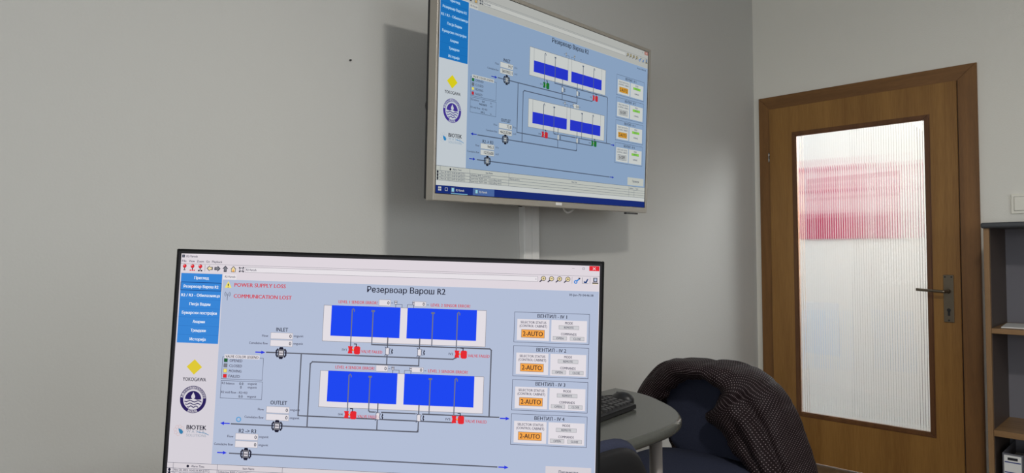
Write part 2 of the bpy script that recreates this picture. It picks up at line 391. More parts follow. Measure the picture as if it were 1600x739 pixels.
class UI:
    def __init__(s, width, pal, tagname, gain=1.0):
        s.w = width; s.pal = pal; s.v = []; s.f = []; s.mi = []; s.mats = []; s.idx = {}; s.n = tagname; s.gain = gain
    def mat(s, c):
        if isinstance(c, str): c = s.pal[c]
        if c not in s.idx:
            s.idx[c] = len(s.mats); s.mats.append(emis('%s_%d_%d_%d' % ((s.n,) + c), srgb(*c), s.gain))
        return s.idx[c]
    def P(s, x, y, z): k = s.w / 1920; return ((x - 960) * k, (540 - y) * k, z * 0.00013)
    def poly(s, pts, c, z):
        n = len(s.v); s.v += [s.P(x, y, z) for x, y in pts]; s.f.append(tuple(range(n, n + len(pts)))); s.mi.append(s.mat(c))
    def rect(s, x0, y0, x1, y1, c, z=1): s.poly([(x0, y1), (x1, y1), (x1, y0), (x0, y0)], c, z)
    def frame(s, x0, y0, x1, y1, c, z=1, t=2):
        s.rect(x0, y0, x1, y0 + t, c, z); s.rect(x0, y1 - t, x1, y1, c, z); s.rect(x0, y0, x0 + t, y1, c, z); s.rect(x1 - t, y0, x1, y1, c, z)
    def line(s, pts, t, c, z=1):
        for (a, b), (d, e) in zip(pts, pts[1:]):
            L = math.hypot(d - a, e - b) or 1; ux, uy = (d - a) / L, (e - b) / L; h = t / 2
            a2, b2, d2, e2 = a - ux * h, b - uy * h, d + ux * h, e + uy * h
            s.poly([(a2 - uy * h, b2 + ux * h), (d2 - uy * h, e2 + ux * h), (d2 + uy * h, e2 - ux * h), (a2 + uy * h, b2 - ux * h)], c, z)
    def disc(s, x, y, r, c, z=1, n=28, ry=None):
        s.poly([(x + r * math.cos(2 * math.pi * k / n), y + (ry or r) * math.sin(2 * math.pi * k / n)) for k in range(n)], c, z)
    def ring(s, x, y, r0, r1, c, z=1, a0=0, a1=360, n=36):
        for k in range(n):
            t0 = math.radians(a0 + (a1 - a0) * k / n); t1 = math.radians(a0 + (a1 - a0) * (k + 1) / n)
            s.poly([(x + r0 * math.cos(t0), y + r0 * math.sin(t0)), (x + r1 * math.cos(t0), y + r1 * math.sin(t0)), (x + r1 * math.cos(t1), y + r1 * math.sin(t1)), (x + r0 * math.cos(t1), y + r0 * math.sin(t1))], c, z)
    def text(s, t, x, y, h, c, z=3, al='l', w=None, bold=False, rot=0.0):
        V, F, x0, x1 = glyphs(t, bold); k = h / CAP; kx = k if w is None else w / (x1 - x0)
        W_ = (x1 - x0) * kx; sx = {'l': x, 'c': x - W_ / 2, 'r': x - W_}[al]
        ca, sa = math.cos(rot), math.sin(rot); m_ = s.mat(c)
        d = h * (0.042 if bold else 0.024)          # stroke weight: the glyphs are laid down twice, a hair apart
        for dx, dy in ((-d, 0), (d, 0)):
            n = len(s.v)
            for vx, vy in V:
                lx = sx + (vx - x0) * kx - x + dx; ly = h / 2 - vy * k + dy
                s.v.append(s.P(x + lx * ca - ly * sa, y + lx * sa + ly * ca, z))
            for f in F: s.f.append(tuple(n + i for i in f)); s.mi.append(m_)
    def build(s, name, parent, mtx):
        me = bpy.data.meshes.new(name); me.from_pydata([mtx @ Vector(p) for p in s.v], [], s.f)
        for mt in s.mats: me.materials.append(mt)
        me.polygons.foreach_set('material_index', s.mi); me.update()
        o = bpy.data.objects.new(name, me); COL.objects.link(o); o.parent = parent; return o

def arrow(u, x0, x1, y, c='arrow'):
    d = 1 if x1 > x0 else -1
    u.line([(x0, y), (x1 - 16 * d, y)], 5, c, 3); u.poly([(x1 - 18 * d, y - 8), (x1, y), (x1 - 18 * d, y + 8)][::d], c, 3)
def flowmeter(u, x, y):
    u.poly([(x - 15, y - 17), (x + 15, y - 17), (x + 11, y), (x + 15, y + 17), (x - 15, y + 17), (x - 11, y)], 'mid', 4)
    for d in (-1, 1):
        u.line([(x + 17 * d, y - 17), (x + 22 * d, y - 9), (x + 22 * d, y + 9), (x + 17 * d, y + 17)], 6, 'ink', 4)
        u.line([(x + 15 * d, y - 13), (x + 11 * d, y), (x + 15 * d, y + 13)], 3, 'ink', 5)
    u.rect(x - 9, y - 8, x + 9, y + 8, 'white', 5); u.rect(x - 8, y - 2, x + 8, y + 2, 'ink2', 6)
    u.poly([(x - 12, y - 16), (x + 12, y - 16), (x + 7, y - 27), (x - 7, y - 27)], 'ink', 5); u.poly([(x - 7, y + 27), (x + 7, y + 27), (x + 12, y + 16), (x - 12, y + 16)], 'ink', 5)
def handvalve(u, x, y):
    u.rect(x - 9, y - 16, x + 9, y + 16, 'white', 4); u.frame(x - 9, y - 16, x + 9, y + 16, 'line', 5, 2)
    u.line([(x - 11, y - 19), (x - 5, y - 14)], 3, 'line', 5); u.line([(x - 11, y + 19), (x - 5, y + 14)], 3, 'line', 5)
    u.line([(x + 14, y - 13), (x + 9, y - 5), (x + 9, y + 5), (x + 14, y + 13)], 2, 'line', 5)
    u.poly([(x + 20, y + 14), (x + 26, y + 4), (x + 22, y + 4), (x + 22, y - 4), (x + 26, y - 4), (x + 20, y - 14), (x + 17, y)], 'ink', 4)
def motorvalve(u, x, y, c, name, txt):
    u.poly([(x - 12, y - 15), (x + 10, y - 15), (x + 6, y), (x + 10, y + 17), (x - 12, y + 17), (x - 8, y)], c, 4)
    u.rect(x + 6, y - 4, x + 18, y + 5, c, 4); u.rect(x + 16, y - 13, x + 44, y + 17, c, 4); u.rect(x + 20, y - 16, x + 40, y + 20, c, 4)
    u.line([(x + 16, y - 26), (x + 26, y - 26), (x + 26, y - 16)], 4, 'ink', 5); u.rect(x + 10, y - 3, x + 15, y + 3, 'yellow', 5)
    u.text(name, x - 38, y + 1, 10, 'dim', 4, 'l', 20)
    if txt: u.text('VALVE FAILED', x + 49, y + 6, 13, 'warn', 4, 'l', 96)
def wfield(u, x0, y0, x1, y1, t, z=3, h=15):
    u.rect(x0, y0, x1, y1, 'white', z); u.frame(x0, y0, x1, y1, 'edge', z + 1, 1.2)
    if t: u.text(t, x1 - 6, (y0 + y1) / 2, h, 'ink', z + 2, 'r')

def draw_ui(u, tv):
    u.rect(0, 0, 1920, 1080, 'white', 0)
    # title bar, menus, tool bar
    u.rect(0, 0, 1920, 113, 'bar', 1)
    u.rect(4, 5, 17, 18, 'ink2', 2); u.rect(7, 8, 14, 15, 'pipe', 3); u.text('R2-Varosh', 25, 12, 10, 'dim', 2, 'l', 52)
    for t, x, w in (('File', 6, 20), ('View', 38, 27), ('Zoom', 75, 33), ('Go', 119, 17), ('Playback', 147, 48)): u.text(t, x, 34, 10, 'dim', 2, 'l', w)
    u.rect(0, 46, 1920, 47.4, 'edge', 2)
    for i, x in enumerate((19, 56, 93)):
        u.disc(x, 57, 9, 'ink', 2); u.disc(x, 57, 8, 'red', 3); u.rect(x - 2, 66, x + 2, 73, 'ink', 2); u.disc(x - 3, 53, 3, 'pinkish', 4)
        if i == 0: u.rect(x - 5, 74, x + 5, 77, 'ink', 2)
        if i == 1:
            for d in (-9, 0, 9): u.rect(x + d - 3, 73, x + d + 3, 79, 'red', 3)
        if i == 2:
            for d in (-6, 6): u.rect(x + d - 4, 73, x + d + 4, 80, 'ink', 2)
    u.rect(114, 50, 116, 80, 'edge', 2)
    def arr(x, y, a, c):
        pts = [(13, 0), (0, -12), (0, -6), (-12, -6), (-12, 6), (0, 6), (0, 12)]; ca, sa = math.cos(a), math.sin(a)
        for k, cc, z in ((1.15, 'ink2', 2), (0.8, c, 3)):
            u.poly([(x + k * (px * ca - py * sa), y + k * (px * sa + py * ca)) for px, py in pts], cc, z)
    arr(138, 65, math.pi, 'cream'); arr(174, 65, 0, 'mid'); arr(211, 65, -math.pi / 2, 'mid')
    u.poly([(236, 65), (249, 51), (262, 65), (259, 65), (259, 79), (239, 79), (239, 65)], 'ink2', 2); u.poly([(240, 65), (249, 55), (258, 65), (257, 65), (257, 77), (241, 77), (241, 65)], 'cream', 3); u.rect(246, 67, 252, 77, 'orange', 4)
    u.ring(287, 66, 6, 9.5, 'mid', 2); [u.rect(287 + dx - 3, 66 + dy - 3, 287 + dx + 3, 66 + dy + 3, 'ink', 3) for dx, dy in ((-9, -8), (9, -9), (-8, 9), (9, 9))]
    u.rect(304, 54, 1645, 78, 'field', 2); u.frame(304, 54, 1645, 78, 'edge', 3, 1.4); u.text('R2-Varosh', 310, 66, 10, 'dim', 4, 'l', 47); u.text('v', 1634, 66, 7, 'dim', 4)
    for i, x in enumerate((1668, 1704, 1740, 1777)):
        u.line([(x - 13, 77), (x - 4, 69)], 5, 'ink2', 2); u.disc(x + 2, 63, 11, 'ink2', 2); u.disc(x + 2, 63, 8.5, 'cream', 3)
        u.rect(x - 3, 62, x + 7, 64, 'ink', 4)
        if i in (0, 3): u.rect(x + 1, 58, x + 3, 68, 'ink', 4)
        if i == 2: u.rect(x + 1, 57, x + 3, 69, 'ink', 5)
    u.rect(1797, 52, 1798.5, 82, 'edge', 2); u.rect(1877, 52, 1878.5, 82, 'edge', 2)
    u.disc(1814, 74, 8, 'nav', 2); u.disc(1814, 74, 3.5, 'bar', 3); u.line([(1818, 70), (1830, 60)], 6, 'nav', 2); u.rect(1826, 55, 1834, 61, 'ink2', 3)
    u.line([(1844, 54), (1844, 80), (1870, 80)], 2, 'mid', 2); u.poly([(1850, 77), (1851, 68), (1857, 72), (1866, 58), (1870, 60), (1862, 78)], 'navdk', 3)
    u.rect(1892, 53, 1910, 72, 'ink2', 2); u.rect(1896, 56, 1907, 68, 'bg', 3); u.rect(1888, 74, 1914, 81, 'ink2', 2); u.rect(1890, 79, 1912, 82, 'cream', 3)
    u.rect(1873, 1, 1918, 23, 'close', 2); u.line([(1890, 8), (1900, 17)], 2.4, 'white', 3); u.line([(1900, 8), (1890, 17)], 2.4, 'white', 3)
    u.rect(1797, 13, 1807, 14.5, 'mid', 2); u.frame(1843, 9, 1853, 18, 'mid', 2, 1.5)
    u.rect(203, 89, 266, 113, 'field', 2); u.text('R2-Varosh', 212, 100, 9, 'dim', 3, 'l', 48)
    # drawing area
    u.rect(203, 114, 1918, 942, 'bg', 1)
    # side menu
    u.rect(0, 86, 203, 942, 'side', 2)
    u.rect(6, 90, 199, 407, 'nav', 3)
    rows = ['Преглед', 'Резервоар Варош R2', 'R2 / R3 - Обилазница', 'Песја Вадин', 'Бунарски постројки', 'Аларми', 'Трендови', 'Историја']
    ws = [68, 163, 180, 98, 163, 56, 70, 74]
    for i, (t, w) in enumerate(zip(rows, ws)):
        y = 110 + i * 39.9
        u.text(t, 103, y, 12.5, 'navtext', 5, 'c', w, True)
        if i: u.rect(6, y - 20.5, 199, y - 19.3, 'navln', 4)
    u.frame(6, 130, 199, 168, 'navdk', 5, 2.5)
    # marks on the side panel
    u.poly([(96, 549), (132, 514), (96, 480), (60, 514)], 'gold', 4)
    u.text('YOKOGAWA', 100, 570, 16, 'ink', 4, 'c', 108)
    cx, cy = 100, 660
    u.ring(cx, cy, 46, 60, 'violet', 4); u.ring(cx, cy, 58.5, 61, 'violet', 4)
    t1 = 'ЈП ВОДОВОД И КАНАЛИЗАЦИЈА'
    u.ring(cx, cy, 47.5, 58.5, 'side', 5, 188, 352)
    for i, ch in enumerate(t1):
        a = math.radians(193 + i * (154 / (len(t1) - 1)))
        if ch != ' ': u.text(ch, cx + 53 * math.cos(a), cy + 53 * math.sin(a), 9.5, 'violet', 6, 'c', 6 if ch not in 'ИI' else None, True, a + math.pi / 2)
    u.ring(cx, cy, 47.5, 58.5, 'side', 5, 66, 114)
    t2 = 'ПРИЛЕП'
    for i, ch in enumerate(t2):
        a = math.radians(110 - i * (40 / (len(t2) - 1)))
        u.text(ch, cx + 53 * math.cos(a), cy + 53 * math.sin(a), 9, 'violet', 6, 'c', 6, True, a - math.pi / 2)
    u.poly([(cx + 38 * math.cos(math.radians(a)), cy + 38 * math.sin(math.radians(a))) for a in range(182, 359, 8)] + [(cx + 18, cy + 1), (cx, cy - 4), (cx - 18, cy + 1)], 'violet', 4)
    u.poly([(cx, cy - 33), (cx + 9, cy - 15), (cx + 9, cy - 9), (cx + 4, cy - 4), (cx - 4, cy - 4), (cx - 9, cy - 9), (cx - 9, cy - 15)], 'side', 6)
    for yy, hw_ in ((8, 38), (20, 34), (32, 24)):
        u.line([(cx - hw_ + 2 * hw_ * k / 10, cy + yy + 3.2 * math.cos(k * 1.26 - 1.0)) for k in range(11)], 4, 'violet', 4)
    # drop mark
    for a in (190, 235, 280, 325, 20, 100, 145):
        r_ = math.radians(a); u.ring(44 + 18 * math.cos(r_), 800 + 18 * math.sin(r_), 6, 7.4, 'faint', 4, 0, 360, 14)
    u.poly([(41, 790), (58, 797), (64, 805), (62, 813), (55, 816), (48, 812), (44, 803)], 'teal', 5)
    u.text('BIOTEK', 79, 784, 19, 'ink', 5, 'l', 91, True)
    u.text('W A T E R', 79, 802, 13, 'faint2', 5, 'l', 84); u.text('SOLUTIONS', 79, 819, 12, 'faint2', 5, 'l', 92)
    u.line([(130, 803), (150, 806), (168, 808), (182, 815)], 2.5, 'teal', 6)
    # heads
    u.text('Резервоар Варош R2', 875, 137, 26, 'ink', 3, 'l', 356)
    if not tv:
        u.poly([(214, 151), (246, 151), (230, 120)], 'yellow', 3); u.text('!', 230, 141, 18, 'ink', 4, 'c', None, True)
        u.text('POWER SUPPLY LOSS', 259, 136, 17, 'warn', 3, 'l', 239, True); u.text('COMMUNICATION LOST', 259, 187, 17, 'warn', 3, 'l', 269, True)
        u.line([(229, 180), (229, 207)], 2.2, 'line', 3); u.ring(229, 180, 6, 8, 'line', 3, 120, 240, 8); u.ring(229, 180, 6, 8, 'line', 3, -60, 60, 8); u.ring(229, 180, 12, 14, 'line', 3, 130, 230, 8); u.ring(229, 180, 12, 14, 'line', 3, -50, 50, 8)
    u.text('03-Jan-70 04:46:38', 1787, 132, 9.5, 'ink2', 3, 'l', 107)
    # tanks
    for k, (x0, y0, y1) in enumerate(((679, 214, 377), (678, 507, 670))):
        u.rect(x0, y0, x0 + 741, y1, 'white', 2); u.frame(x0, y0, x0 + 741, y1, 'edge', 3, 2)
        for a, b_ in ((x0 + 37, x0 + 352), (x0 + 384, x0 + 698)):
            yb = y1 - 26; yt = (y1 - 91) if tv else y0
            u.rect(a, yt, b_, yb, 'tank', 4)
            if tv: u.rect(a, y0, a + 2, yt, 'edge', 4); u.rect(b_ - 2, y0, b_, yt, 'edge', 4)
        # sensors above
        for sx, d in ((1008, 1), (1090, -1)):
            ys = y0 - 27
            u.rect(sx - 6, ys - 3, sx + 6, ys + 13, 'white', 4); u.frame(sx - 6, ys - 3, sx + 6, ys + 13, 'line', 5, 1.6); u.rect(sx - 7, ys + 2, sx + 7, ys + 6, 'line', 5)
            u.line([(sx, ys + 13), (sx, y0)], 2.5, 'line', 4); u.line([(sx, ys + 13), (sx + 29 * d, ys + 13), (sx + 29 * d, y0)], 2, 'line', 4)
        if not tv:
            n1, n2 = (('1', '2'), ('4', '3'))[k]
            u.text('LEVEL %s SENSOR ERROR!' % n1, 747, y0 - 17, 13, 'warn', 3, 'l', 177)
            u.text('LEVEL %s SENSOR ERROR!' % n2, 1168, y0 - 16, 13, 'warn', 3, 'l', 177)
            wfield(u, 931, y0 - 33, 985, y0 - 5, '0', 3, 14); wfield(u, 1093, y0 - 30, 1146, y0 - 7, '0', 6, 14)
            u.text('m', 976 + 4 + 8, y0 - 20, 7, 'dim', 3); u.text('m', 1151, y0 - 17, 7, 'dim', 3)
        else:
            u.text('m', 988, y0 - 20, 8, 'dim', 3); u.text('m', 1151, y0 - 17, 8, 'dim', 3)
            if k: wfield(u, 1093, y0 - 28, 1146, y0 - 2, '0.0', 6, 15)
        for px in (811, 907, 1179, 1290):
            top = y0 + 18
            u.line([(px, top), (px, y1 + (30 if px in (811, 1290) else 7))], 5, 'pipe', 6)
            if px in (811, 1290): u.line([(px, top), (px + 5, top - 6), (px + 10, top), (px + 10, top + 6)], 4, 'pipe', 6)
            else: u.rect(px - 8, top - 2, px + 8, top + 6, 'pipe', 6)
        for px in ((979, 1124) if k == 0 else (948, 1133)):
            u.line([(px, y1 - 26), (px, (471 if k == 0 else 760))], 5, 'pipe2', 6)
    # process lines
    L = lambda p, c='pipe2': u.line(p, 5.5, c, 3)
    L([(427, 436), (1276, 436), (1291, 428), (1291, 416)]); L([(907, 384), (1440, 384), (1447, 390), (1447, 682)])
    L([(587, 436), (587, 712), (600, 712), (1286, 714)]); L([(1124, 471), (640, 471), (631, 480), (631, 761)])
    L([(907, 676), (912, 682), (1490, 682)]); L([(284, 761), (1128, 761), (1133, 752)]); L([(284, 891), (1489, 897)])
    arrow(u, 377, 420, 437); arrow(u, 274, 232, 760); arrow(u, 1498, 1539, 686); arrow(u, 229, 271, 890); arrow(u, 1498, 1540, 897)
    flowmeter(u, 494, 437); flowmeter(u, 494, 762); flowmeter(u, 359, 891)
    for x, y in ((980, 411), (1125, 411), (950, 699), (1134, 699)):
        if y > 600: u.rect(x - 14, y - 20, x + 14, y + 12, 'bg', 5)
    def up(f):   # valves sit above the pipes
        return f
    class Z:      # draw with raised layer
        def __init__(s, u, dz): s.u = u; s.dz = dz
        def __getattr__(s, n):
            f = getattr(s.u, n)
            if n in ('text',): return lambda t, x, y, h, c, z=3, *a, **k: f(t, x, y, h, c, z + s.dz, *a, **k)
            if n in ('rect', 'frame'): return lambda x0, y0, x1, y1, c, z=1, *a: f(x0, y0, x1, y1, c, z + s.dz, *a)
            if n == 'poly': return lambda p, c, z: f(p, c, z + s.dz)
            if n == 'line': return lambda p, t, c, z=1: f(p, t, c, z + s.dz)
            return f
    q = Z(u, 5)
    for x, y in ((980, 411), (1125, 411), (950, 699), (1134, 699)): handvalve(q, x, y)
    cols = ('valveg', 'red', 'red', 'valveg') if tv else ('red',) * 4
    for (x, y, n), c in zip(((812, 410, 'IV1'), (1295, 411, 'IV2'), (809, 697, 'IV4'), (1293, 698, 'IV3')), cols): motorvalve(q, x, y, c, n, not tv)
    # meter fields
    vals = (('74.7', '58590221'), ('73.8', '46253284'), ('945.3', '1222600')) if tv else (('0', '0'),) * 3
    un = ('l/s', 'm3') if tv else ('engunit', 'engunit')
    for (ttl, tx, tw, ty, x0, x1, y0, a, b_, lx), v in zip((('INLET', 466, 54, 332, 441, 544, 346, 362, 396, 430), ('OUTLET', 458, 76, 659, 441, 546, 676, 691, 727, 430), ('R2 -> R3', 321, 79, 790, 306, 410, 801, 816, 852, 297)), vals):
        u.text(ttl, tx, ty, 17, 'ink', 3, 'l', tw)
        wfield(u, x0, y0, x1, y0 + 29, v[0]); wfield(u, x0, y0 + 33, x1, y0 + 62, v[1])
        u.text('Flow', lx, a, 10, 'dim', 3, 'r', 28); u.text('Cumulative flow', lx, b_, 10, 'dim', 3, 'r', 87)
        for yy, t_ in ((a - 4, un[0]), (b_ - 4, un[1])): u.text(t_, x1 + 4 + (8 if tv else 0), yy, 10, 'dim', 3, 'l', 22 if tv else 44)
    if not tv: u.ring(316, 740, 7, 12, 'spin', 3)
    # legend and balance boxes
    u.frame(224, 463, 415, 563, 'line', 3, 1.8); u.rect(233, 452, 396, 470, 'white', 4); u.text('VALVE COLOR LEGEND', 238, 461, 11, 'ink', 5, 'l', 153)
    for i, (t, c, w) in enumerate((('OPENED', 'valveg', 59), ('CLOSED', 'mid', 59), ('MOVING', 'yellow', 58), ('FAILED', 'red', 52))):
        y = 478 + 23.4 * i; u.rect(232, y - 8, 249, y + 9, c, 4); u.frame(232, y - 8, 249, y + 9, 'line', 5, 1.2); u.text(t, 258, y + 1, 12, 'dim', 4, 'l', w)
    u.frame(224, 569, 417, 649, 'line', 3, 1.8)
    u.text('R2 balance', 229, 581, 10, 'dim', 4, 'l', 58); u.text('R2 mid flow - R2+R3', 228, 621, 10, 'dim', 4, 'l', 121)
    if tv:
        u.text('0.8', 318, 582, 10, 'ink', 4, 'c'); u.text('96026876', 318, 598, 10, 'ink', 4, 'c'); u.text('209.2', 316, 639, 10, 'ink', 4, 'c')
        for yy, t_ in ((582, 'l/s'), (598, 'm3'), (639, 'l/s')): u.text(t_, 372, yy, 9, 'dim', 4, 'l')
    else:
        u.text('0.0', 319, 581, 11, 'ink', 4, 'c'); u.text('0', 318, 597, 11, 'ink', 4, 'c'); u.text('0.0', 319, 638, 11, 'ink', 4, 'c')
        for yy in (579, 595, 636): u.text('engunit', 349, yy, 10, 'dim', 4, 'l', 42)
    # valve cards
    for i in range(4):
        y = 215 + 149.3 * i
        u.frame(1545, y, 1880, y + 135, 'line', 2, 2)
        u.text('ВЕНТИЛ - IV %d' % (i + 1), 1714, y + 16, 15, 'ink', 3, 'c', 131)
        u.rect(1559, y + 31, 1702, y + 125, 'white', 2); u.rect(1711, y + 31, 1869, y + 126, 'white', 2)
        u.text('SELECTOR STATUS', 1631, y + 45, 10.5, 'dim', 3, 'c', 114); u.text('(CONTROL CABINET)', 1631, y + 61, 10.5, 'dim', 3, 'c', 122)
        off = tv and i % 2
        u.rect(1578, y + 77, 1682, y + 113, 'btn' if off else 'orange', 3); u.frame(1578, y + 77, 1682, y + 113, 'line', 4, 1.4)
        u.text('0-OFF' if off else '2-AUTO', 1630, y + 95, 20, 'ink', 5, 'c', 66 if off else 88)
        u.text('MODE', 1789, y + 43, 10.5, 'dim', 3, 'c', 34)
        u.rect(1744, y + 54, 1834, y + 71, 'lime' if tv else 'btn', 3); u.frame(1744, y + 54, 1834, y + 71, 'edge', 4, 1.2); u.text('REMOTE', 1789, y + 62.5, 9, 'dim', 5, 'c', 42)
        if not tv:
            u.text('COMMANDS', 1789, y + 92, 10.5, 'dim', 3, 'c', 68)
            for x0, x1, t in ((1719, 1781, 'OPEN'), (1795, 1858, 'CLOSE')):
                u.rect(x0, y + 102, x1, y + 119, 'btn', 3); u.frame(x0, y + 102, x1, y + 119, 'edge', 4, 1.2); u.text(t, (x0 + x1) / 2, y + 111, 9, 'dim', 5, 'c', 32)
        else: u.text('COMMANDS', 1789, y + 98, 10, 'dim', 3, 'c', 56)
    u.rect(1703, 883, 1902, 935, 'tabbg', 3); u.text('Параметри', 1803, 907, 14, 'dim', 4, 'c', 84)
    # alarm table
    u.rect(0, 942, 1920, 1014, 'tabbg', 4)
    for y in (942, 966, 982, 998, 1014): u.rect(0, y, 1920, y + 1.6, 'line', 5)
    for x in (28, 231, 529, 1720, 1785): u.rect(x, 942, x + 1.6, 1014, 'line', 5)
    u.disc(96, 956, 6, 'ink', 6)
    for t, x, w in (('Alarm Time', 112, 60), ('Item Name', 350, 52), ('Alarm Text', 1090, 54), ('Status', 1728, 44), ('Type', 1798, 40)): u.text(t, x, 955, 9.5, 'dim', 6, 'l', w)
    for k in range(3):
        y = 974 + 16 * k
        u.disc(12, y, 6, 'ink', 6); u.rect(9, y - 8, 15, y + 8, 'ink', 6)
        u.text('Nov 20, 2023, 10:%d:18 AM (UTC)' % (45 + k), 34, y, 9, 'dim', 6, 'l', 163)
        u.text(('Substring RMS Connection', 'Reservoar R2/IV Line - controlling alarm', 'Reservoar R2/IV Line - controlling alarm')[k], 236, y, 9, 'dim', 6, 'l', (150, 235, 235)[k])
    if tv:
        u.text('Alarm active', 534, 974, 9, 'dim', 6, 'l', 84)
        u.rect(0, 1040, 1920, 1080, 'task', 3); u.rect(258, 1041, 418, 1078, 'taskhi', 4)
        for dx in (0, 11):
            for dy in (0, 11): u.rect(18 + dx, 1047 + dy, 27 + dx, 1056 + dy, 'field', 5)
        u.frame(63, 1050, 81, 1066, 'field', 5, 2)
        for x in (104, 272): u.rect(x, 1046, x + 24, 1072, 'pipe', 5); u.rect(x + 4, 1050, x + 20, 1068, 'lightb', 6); u.text('R2-Varosh', x + 34, 1059, 12, 'field', 6, 'l', 56)
        u.rect(104, 1076, 220, 1079, 'lightb', 5)

PAL_M = dict(white=(226, 221, 227), bar=(222, 214, 221), field=(230, 225, 230), side=(213, 208, 216), bg=(179, 190, 214), nav=(58, 134, 214), navln=(46, 112, 190), navdk=(24, 62, 120),
             navtext=(235, 240, 248), ink=(32, 32, 50), ink2=(52, 52, 70), dim=(74, 72, 92), edge=(146, 144, 152), line=(88, 92, 112), mid=(124, 124, 132), pipe=(112, 116, 132), pipe2=(92, 94, 106),
             tank=(32, 72, 240), red=(228, 44, 52), pinkish=(240, 170, 175), warn=(208, 70, 84), yellow=(240, 224, 110), cream=(238, 220, 168), orange=(244, 166, 76), btn=(204, 204, 208), gold=(222, 200, 56),
             violet=(44, 34, 92), faint=(206, 176, 176), faint2=(166, 172, 184), teal=(56, 128, 172), arrow=(48, 62, 222), close=(226, 44, 54), valveg=(34, 96, 50), spin=(96, 160, 212), tabbg=(214, 208, 214), lime=(120, 200, 60), task=(34, 52, 110), taskhi=(84, 112, 160), lightb=(140, 200, 220))
PAL_T = dict(PAL_M, white=(196, 200, 198), bar=(172, 174, 170), field=(188, 190, 186), side=(190, 198, 204), bg=(136, 160, 190), nav=(28, 112, 184), navln=(24, 98, 168), navdk=(26, 100, 170),
             navtext=(180, 212, 235), ink=(30, 32, 44), ink2=(46, 52, 66), dim=(76, 86, 104), edge=(118, 124, 130), line=(72, 84, 104), mid=(104, 112, 122), pipe=(86, 98, 118), pipe2=(80, 92, 112), tank=(40, 54, 196),
             red=(186, 44, 56), warn=(170, 60, 70), yellow=(226, 216, 110), cream=(176, 166, 130), orange=(206, 150, 52), btn=(174, 178, 178), gold=(212, 200, 30), violet=(66, 52, 140), faint=(176, 186, 194), faint2=(150, 168, 186), teal=(44, 128, 186),
             arrow=(34, 54, 170), close=(160, 110, 100), valveg=(30, 110, 50), tabbg=(184, 188, 182), lime=(132, 204, 66), task=(26, 44, 112), taskhi=(74, 102, 156))

def frame_matrix(center, right, down, fwd):
    mm = Matrix.Identity(4)
    for i in range(3):
        mm[i][0] = right[i]; mm[i][1] = -down[i]; mm[i][2] = -fwd[i]; mm[i][3] = center[i]
    return mm
def ring_bezel(bm, x0, x1, y0, y1, X0, X1, Y0, Y1, z0, z1, bev=0.0015):
    box(bm, (X0, Y0, z0), (x0, Y1, z1), bev); box(bm, (x1, Y0, z0), (X1, Y1, z1), bev)
    box(bm, (x0 - .001, y1, z0), (x1 + .001, Y1, z1), bev); box(bm, (x0 - .001, Y0, z0), (x1 + .001, y0, z1), bev)

# --- desk monitor
SW = 0.598; SH = SW * 9 / 16
MC = W(0.55044383, 0.8180669, -0.17904927)
MM = frame_matrix(MC, (0.6722567, -0.73927282, -0.0393272), (-0.06758668, -0.00838622, -0.99767816), (0.73722654, 0.67335382, -0.05560268))
foot = W(0.615, 0.875, -0.47)
mon = empty('monitor', foot, 0, 'large desk monitor with thin black bezel showing red alarm messages', 'monitor')
MI = Matrix.Translation(-foot) @ MM
b = BM(); hx, hy = SW / 2, SH / 2
ring_bezel(b, -hx - .0012, hx + .0012, -hy - .0012, hy + .0012, -hx - .0062, hx + .0060, -hy - .014, hy + .0066, -0.012, 0.0028)
bmesh.ops.transform(b, matrix=MI, verts=b.verts); obj('bezel', b, M_BEZO, mon)
b = BM(); ring_bezel(b, -hx, hx, -hy, hy, -hx - .0028, hx + .0028, -hy - .0028, hy + .0032, -0.004, 0.0030, .0002)
bmesh.ops.transform(b, matrix=MI, verts=b.verts); obj('bezel_lip', b, M_BEZ, mon)
b = BM(); box(b, (-hx - .005, -hy - .0135, -0.03), (hx + .005, hy + .0053, -0.0125), 0.004); box(b, (-.16, -.12, -0.058), (.16, .12, -0.028), 0.015, 3)
bmesh.ops.transform(b, matrix=MI, verts=b.verts); obj('housing', b, M_BLACKM, mon)
u = UI(SW, PAL_M, 'display', 1.0); draw_ui(u, False)
u.build('screen', mon, MI @ Matrix.Translation((0, 0, 0.0004)))
b = BM(); box(b, (-.035, -.16, -.075), (.035, .02, -.056), .006); bmesh.ops.transform(b, matrix=MI, verts=b.verts)
obj('stand_neck', b, M_BLACKM, mon)
b = BM(); cyl(b, (0.0, 0.0, 0.012), (0.02, 0.02, 0.16), 0.022, n=20); cyl(b, (0.0, 0.0, 0.0), (0.0, 0.0, 0.014), 0.085, n=40, bev=.003)
obj('stand_base', b, M_BLACKM, mon)

# --- wall television
TW = 1.16; TH = TW * 9 / 16
TC = W(1.87069292, 1.64189504, 0.50140369)
TM = frame_matrix(TC, (0.999026673, 0.0441010747, 0.000895519), (-0.00117814548, 0.0469722982, -0.998895498), (-0.0440952, 0.997922191, 0.0469785363))
tv = empty('television', TC, 0, 'wall television with warm silver frame showing the control screen', 'television')
TI = Matrix.Translation(-TC) @ TM
hx, hy = TW / 2, TH / 2
b = BM(); ring_bezel(b, -hx - .0035, hx + .0028, -hy - .002, hy + .001, -hx - .0115, hx + .0165, -hy - .0225, hy + .0145, -0.03, 0.004, .0018)
bmesh.ops.transform(b, matrix=TI, verts=b.verts); obj('frame', b, M_SILVER, tv)
b = BM(); ring_bezel(b, -hx, hx, -hy, hy, -hx - .0040, hx + .0035, -hy - .0025, hy + .0028, -0.006, 0.0022, .0002)
bmesh.ops.transform(b, matrix=TI, verts=b.verts); obj('frame_lip', b, M_BLACK, tv)
